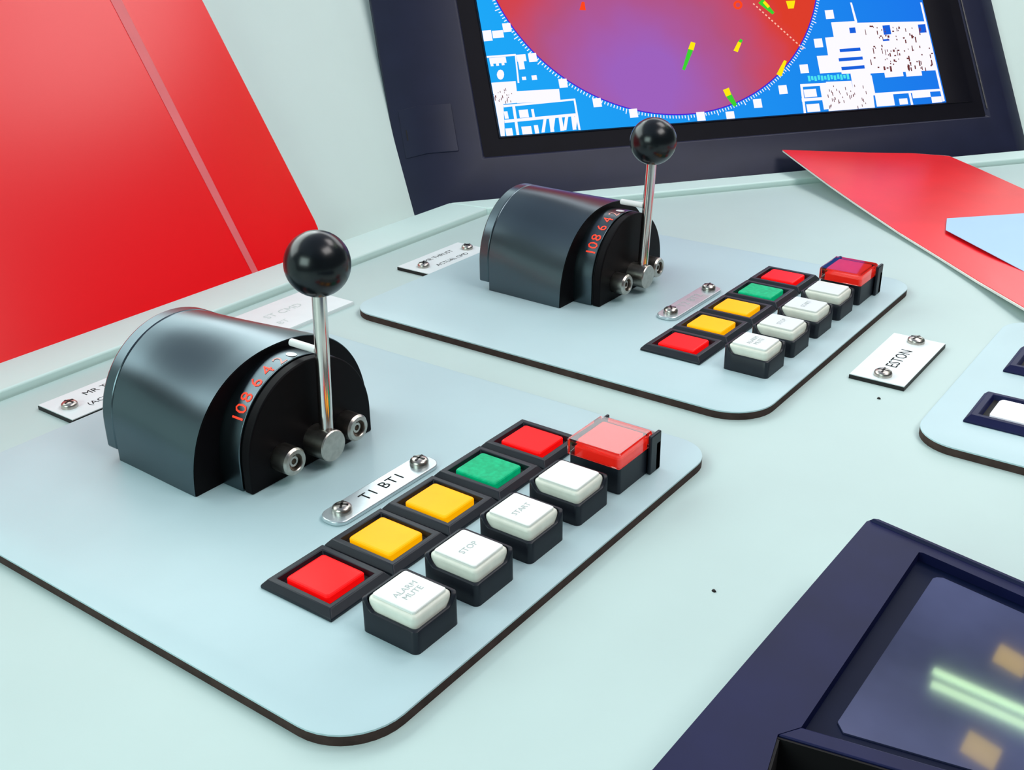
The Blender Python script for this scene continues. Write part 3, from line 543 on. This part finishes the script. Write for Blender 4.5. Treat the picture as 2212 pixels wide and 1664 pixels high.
def make_button():
    t = thing('push_button', '', 'button', (43.7, 10.6, 0))
    hx, hy = 9.1, 8.4
    # housing wall: high along the rear (-X) and far (+Y) sides, scooped low at the near corner
    LO, HI = 6.8, 9.8
    def hgt(x, y):
        # distance from the raised sides, measured along the low walls
        dx = (x+hx); dy = (hy-y)
        d = min(dx, dy) if (y > -hy+0.01 or True) else 0
        d = dx if y < -hy+2.2 and x < hx-2.2 else (dy if x > hx-2.2 and y > -hy+0 else min(dx, dy))
        k = min(1.0, max(0.0, d/3.6)); k = k*k*(3-2*k)
        return HI+(LO-HI)*k
    def dense(g, r):
        pts = rrect(-hx+g, hx-g, -hy+g, hy-g, r, 6); out = []
        for i in range(len(pts)):
            a, b = Vector(pts[i]), Vector(pts[(i+1) % len(pts)])
            n = max(1, int((b-a).length/0.8))
            for k in range(n): out.append(tuple(a+(b-a)*k/n))
        return out
    def densen(g, r, ref):
        # inner outline with the same number of points, scaled from the reference outline
        return [(x*(hx-g)/hx, y*(hy-g)/hy) for x, y in ref]
    out = dense(0, 1.6); ou2 = densen(0.25, 1.4, out); inn = densen(0.9, 1.0, out)
    MB().loops([[(x, y, 0) for x, y in out], [(x, y, hgt(x, y)-0.25) for x, y in out], [(x2, y2, hgt(x, y)) for (x, y), (x2, y2) in zip(out, ou2)],
                [(x2, y2, hgt(x, y)) for (x, y), (x2, y2) in zip(out, inn)], [(x, y, 3.0) for x, y in inn]]).build('housing', 'black_plastic', t, angle=50)
    lp = lambda g, r, z: [(x, y, z) for x, y in rrect(-8.0+g, 7.9-g, -7.2+g, 7.5-g, r, 5)]
    cap = MB().loops([lp(0, 1.6, 3.0), lp(0, 1.6, 8.9), lp(0.15, 1.5, 9.5), lp(0.6, 1.2, 9.9), lp(1.0, 1.0, 9.9)]).build('cap', 'cap_side', t, angle=50)
    MB().loops([lp(1.0, 0.9, 9.2), lp(1.0, 0.9, 10.6), lp(1.2, 0.8, 10.75)]).build('cap_insert', 'cap_white', cap, angle=12)
    return t
proto_button = None
LEG = (('ALARM\nMUTE', 2.6), ('STOP', 2.8), ('START', 2.6), None)
BDESC = ('white push button in black housing, nearest end of the {} panel, lettered ALARM MUTE',
         'white push button second from the near end of the {} panel',
         'white push button third from the near end of the {} panel',
         'white push button of the {} panel next to the guarded red button')
for off, who in ((NEAR, 'front'), (FAR, 'rear')):
    for k in range(4):
        if proto_button is None: proto_button = make_button(); t = proto_button; first = True
        else: t = copy_tree(proto_button) if k else copy_tree(proto_button)
        t.location = Vector((43.9+off[0], 10.9+off[1]+k*P, 0))*S
        t['label'] = BDESC[k].format(who); t['group'] = 'white push buttons on the panel plates'
        t['leg'] = k
# lettering goes on after all copies are made, so that each cap carries its own legend
for t in [o for o in C.objects if o.parent is None and o.name.startswith('push_button')]:
    k = t['leg']; del t['leg']
    if LEG[k]: lettering(LEG[k][0], LEG[k][1], (0, 0), 10.8, [c for c in t.children if c.name.startswith('cap')][0], 'ink_faint')

def make_guarded(off, lift, label):
    t = thing('guarded_button', label, 'button', (44.2+off[0], 107.5+off[1], 0), 'red buttons under clear hinged guards')
    MB().loops([[(x, y, 0) for x, y in rrect(-9.4, 9.0, -10.6, 8.6, 1.0)], [(x, y, 9.0) for x, y in rrect(-9.4, 9.0, -10.6, 8.6, 1.0)],
                [(x, y, 9.0) for x, y in rrect(-8.4, 8.0, -9.6, 8.6-1, 0.6)], [(x, y, 4.0) for x, y in rrect(-8.4, 8.0, -9.6, 8.6-1, 0.6)]]).build('housing', 'black_plastic', t, bevel=0.2)
    MB().box(-9.6, 10.6, 8.8, 12.0, 0, 10.2).build('hinge_block', 'black_plastic', t, bevel=0.4)
    MB().box(9.3, 10.6, 5.6, 12.0, 10.2-10.2, 13.4).build('hinge_ear', 'black_plastic', t, bevel=0.4)
    MB().box(-9.6, -8.6, 8.9, 12.0, 10.2, 13.4).build('hinge_ear', 'black_plastic', t, bevel=0.3)
    MB().lathe([(0.9, 0), (0.9, 18.0)], (-8.7, 10.6, 12.0), 'x', 12).build('hinge_pin', 'steel', t)
    MB().loops([[(x, y, 4.0) for x, y in rrect(-7.6, 7.4, -8.9, 6.4, 0.8)], [(x, y, 11.6) for x, y in rrect(-7.6, 7.4, -8.9, 6.4, 0.8)], [(x, y, 12.1) for x, y in rrect(-7.2, 7.0, -8.5, 6.0, 0.7)]]).build('red_cap', 'guard_red', t)
    # clear guard: an open box, one continuous shell
    o = lambda g, z: [(x, y, z) for x, y in rrect(-10.0+g, 9.2-g, -11.2+g, 8.5-g, 0.7, 4)]
    MB().loops([o(0.7, 9.1), o(0, 9.1), o(0, 13.9), o(0.35, 14.3)], False, True).loops([o(0.7, 9.1), o(0.7, 13.4)], False, True).build('clear_guard', 'clear_plastic', t, angle=30)
    return t
make_guarded(NEAR, 0, 'red button under a clear hinged guard at the far end of the front panel')
make_guarded(FAR, 0, 'red button under a clear hinged guard at the far end of the rear panel')

# ---------------------------------------------------------------- wide white lamps at the right edge
def wide_lamp(y, label):
    t = thing('wide_lamp', label, 'lamp', (146.0, y+12.5, 0), 'wide white lamps on the right panel plate')
    MB().loops([frame_rect(-22, 22, -12.8, 13.2, 0), frame_rect(-22, 22, -12.8, 13.2, 0.8), frame_rect(-20.4, 20.4, -10.6, 11.9, 2.6), frame_rect(-18.2, 18.2, -8.8, 10.2, 2.6), frame_rect(-17.8, 17.8, -8.4, 9.8, 0.6)]).build('bezel', 'display_navy', t, bevel=0.25)
    MB().box(-17.6, 17.6, -8.2, 9.6, 0.6, 0.8).build('well', 'dark_well', t)
    lp = lambda g, z: [(x, y_, z) for x, y_ in rrect(-15.2+g, 15.2-g, -7.2+g, 7.6-g, 1.4, 4)]
    ln = MB().loops([lp(0, 0.8), lp(0, 2.3), lp(0.5, 2.8)]).build('lens', 'lens_white', t)
    return t
wide_lamp(207.3, 'wide white lamp in dark bezel at the right edge, nearer the camera')
wide_lamp(258.6, 'wide white lamp in dark bezel at the right edge, nearer the red folder')

# ---------------------------------------------------------------- inset display at the lower right
dsp = thing('desk_display', 'dark navy desk display with glossy glass at the lower right corner', 'display', (128.0, 40.0, DESK))
SL = math.radians(7.5)
def D(x, y, g=0.0):
    """x, y on the sloping top face (absolute), g above it -> local"""
    z = 20.0-(x-129.0)*math.tan(SL)+g
    return (x-128.0, y-40.0, z-DESK)
def loop_d(pts, g): return [D(x, y, g) for x, y in pts]
# top frame around the glass, with the front notch
rail = [(126.5, -120), (172, -120), (142.4, 8.6), (145.2, 13.6), (144.2, 89.3), (129.4, 92.8)]
back = [(129.4, 92.8), (144.2, 89.3), (145.0, 89.8), (285, 89.8), (300, 95.2), (131.5, 95.2), (130.1, 94.5)]
bar = [(142.4, 8.6), (285, 57.5), (285, 61.6), (145.2, 13.6)]
right = [(285, -120), (300, -120), (300, 95.2), (285, 89.8)]
def slab(pts, name, m, g0, bev=0.0):
    q = MB(); n = len(pts)
    q.loops([[(x-128.0, y-40.0, 0.0) if g0 is None else D(x, y, g0) for x, y in pts], loop_d(pts, 0)])
    return q.build(name, m, dsp, bevel=bev)
slab(rail, 'side_rail', 'display_navy', None, 0.0)
slab(back, 'back_rail', 'display_navy', None, 0.0)
slab(bar, 'front_bar', 'display_navy', None, 0.3)
slab(right, 'side_rail', 'display_navy', None, 0.0)
q = MB(); ed = [(129.9, 93.6), (300, 93.6), (300, 95.0), (131.6, 95.0), (130.4, 94.4)]
q.loops([loop_d(ed, 0.0), loop_d([(130.6, 93.9), (300, 93.9), (300, 94.8), (131.8, 94.8), (130.9, 94.3)], 0.8)]); q.build('back_ridge', 'display_navy', dsp)
q = MB(); q.loops([loop_d([(145.2, 13.6), (285, 61.6), (285, 89.8), (144.2, 89.8)], -3.4), loop_d([(145.2, 13.6), (285, 61.6), (285, 89.8), (144.2, 89.8)], -2.6)]); q.build('glass_margin', 'display_margin', dsp)
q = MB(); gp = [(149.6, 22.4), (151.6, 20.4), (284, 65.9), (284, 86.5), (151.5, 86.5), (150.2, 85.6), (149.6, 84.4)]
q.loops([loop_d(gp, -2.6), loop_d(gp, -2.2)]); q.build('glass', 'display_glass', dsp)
q = MB(); q.loops([[(x-128.0, y-40.0, 0.1) for x, y in ((172, -120), (285, -120), (285, 57.5), (142.4, 8.6))], [(x-128.0, y-40.0, 0.6) for x, y in ((172, -120), (285, -120), (285, 57.5), (142.4, 8.6))]]); q.build('front_well', 'dark_well', dsp)
q = MB(); q.loops([[(x-128.0, y-40.0, 0.6) for x, y in ((142.5, 8.0), (285, 56.9), (285, 57.4), (142.5, 8.5))], [D(x, y, -0.5) for x, y in ((142.5, 8.0), (285, 56.9), (285, 57.4), (142.5, 8.5))]]); q.build('well_shade_sheet', 'dark_well', dsp)  # added near-black sheets, shadow inside the notch given as colour
q = MB(); q.loops([[(x-128.0, y-40.0, 0.6) for x, y in ((171.9, -119), (172.4, -119), (143.1, 7.9), (142.6, 7.9))], [D(x, y, -0.5) for x, y in ((171.9, -119), (172.4, -119), (143.1, 7.9), (142.6, 7.9))]]); q.build('well_shade_sheet', 'dark_well', dsp)

# ---------------------------------------------------------------- red folder and paper at the right
front = [(-72.6, 502.1, 12.0), (-51.8, 486.3, 8.0), (-27.4, 466.7, 4.0), (-2.6, 445.9, 1.0), (31.9, 414.6, -1.6), (62.4, 385.5, -2.2), (87.1, 359.2, -1.6), (115.1, 327.0, 0.9), (150, 300, 1.5), (200, 288, 1.2)]
backe = [(-72.6, 502.1, 12.0), (-62.6, 515.0, 10.5), (-50.1, 530.4, 8.5), (-33.3, 551.3, 6.0), (-13.3, 573.2, 4.0), (7.6, 582.8, 3.0), (30.6, 568.9, 0.5), (63.9, 542.5, -1.8), (120, 500, -2.2), (200, 460, -2.2)]
fo = thing('red_folder', 'glossy red folder sheet lying across the console corner below the monitor', 'folder', (40, 440, DESK))
NV = 6
def sheet(g0, g1, name, m, inset=0.0):
    b = MB(); topv = []; botv = []
    n = len(front)
    for k in range(n):
        for j in range(NV+1):
            t_ = j/NV; t_ = inset+(1-2*inset)*t_
            x = front[k][0]*(1-t_)+backe[k][0]*t_; y = front[k][1]*(1-t_)+backe[k][1]*t_
            z = front[k][2]*(1-t_)+backe[k][2]*t_-DESK
            topv.append((x-40.0, y-440.0, z+g1)); botv.append((x-40.0, y-440.0, z+g0))
    N1 = len(topv); fs = []
    def id(k, j): return k*(NV+1)+j
    for k in range(n-1):
        for j in range(NV):
            fs.append((id(k, j), id(k+1, j), id(k+1, j+1), id(k, j+1)))
            fs.append(tuple(N1+i for i in (id(k, j+1), id(k+1, j+1), id(k+1, j), id(k, j))))
        for j in (0, NV):
            fs.append((id(k, j), N1+id(k, j), N1+id(k+1, j), id(k+1, j)))
    for j in range(NV): fs.append((id(n-1, j), id(n-1, j+1), N1+id(n-1, j+1), N1+id(n-1, j)))
    b.add(topv+botv, fs)
    bm_o = b.build(name, m, fo)
    return bm_o
sheet(0.0, 0.9, 'folder_core', 'folder_edge')
sheet(0.9, 1.15, 'red_cover', 'folder_red', 0.006)
pp = thing('paper_sheet', 'pale blue paper lying on the red folder at the right edge', 'paper', (90, 400, DESK))
pl = [(52.9, 425.0), (150, 335), (196, 386), (94, 496), (47.0, 446.7)]
MB().loops([[(x-90, y-400, 1.4-DESK) for x, y in pl], [(x-90, y-400, 1.65-DESK) for x, y in pl]]).build('sheet', 'paper_blue', pp)

# ---------------------------------------------------------------- ceiling lamps (they mirror in the desk display)
tf = thing('tube_light', 'twin fluorescent ceiling light mirrored as a bright line in the desk display', 'ceiling light', (330, 1190, 905))
MB().box(-170, 260, -34, 34, -12, 0).build('tray', 'ceiling_paint', tf)
for y in (-14, 14):
    MB().lathe([(4.5, 0), (4.5, 420)], (-165, y, -17), 'x', 16).build('tube', 'tube_glow', tf)
tf.rotation_euler = (0, 0, math.radians(13))
for x, y, s in ((247, 1290, 'farther from'), (262, 1085, 'nearer to')):
    q = thing('square_light', 'small square amber ceiling lamp %s the camera than the tube light' % s, 'ceiling light', (x, y, 905), 'square ceiling lamps')
    MB().box(-26, 26, -26, 26, -8, 0).build('lamp_body', 'ceiling_paint', q)
    MB().box(-22, 22, -22, 22, -10, -8).build('diffuser', 'square_glow', q)

# ---------------------------------------------------------------- crumbs on the desk
def crumb(x, y, r, label):
    bm_ = MB(); rnd = random.Random(int(x*7))
    lo = [(r*(0.8+0.5*rnd.random())*math.cos(a), r*(0.5+0.4*rnd.random())*math.sin(a), 0.0) for a in [k*math.pi/3 for k in range(6)]]
    bm_.loops([lo, [(p[0]*0.6, p[1]*0.6, r*0.7) for p in lo]])
    o = bm_.build('crumb', 'slot_dark', None, loc=(x, y, DESK)); tag(o, label, 'crumb', 'dark crumbs on the desk')
crumb(92.0, 216.0, 0.8, 'tiny dark crumb on the desk below the screwed name plate')
crumb(97.5, 73.0, 0.7, 'tiny dark crumb on the desk between front panel and desk display')
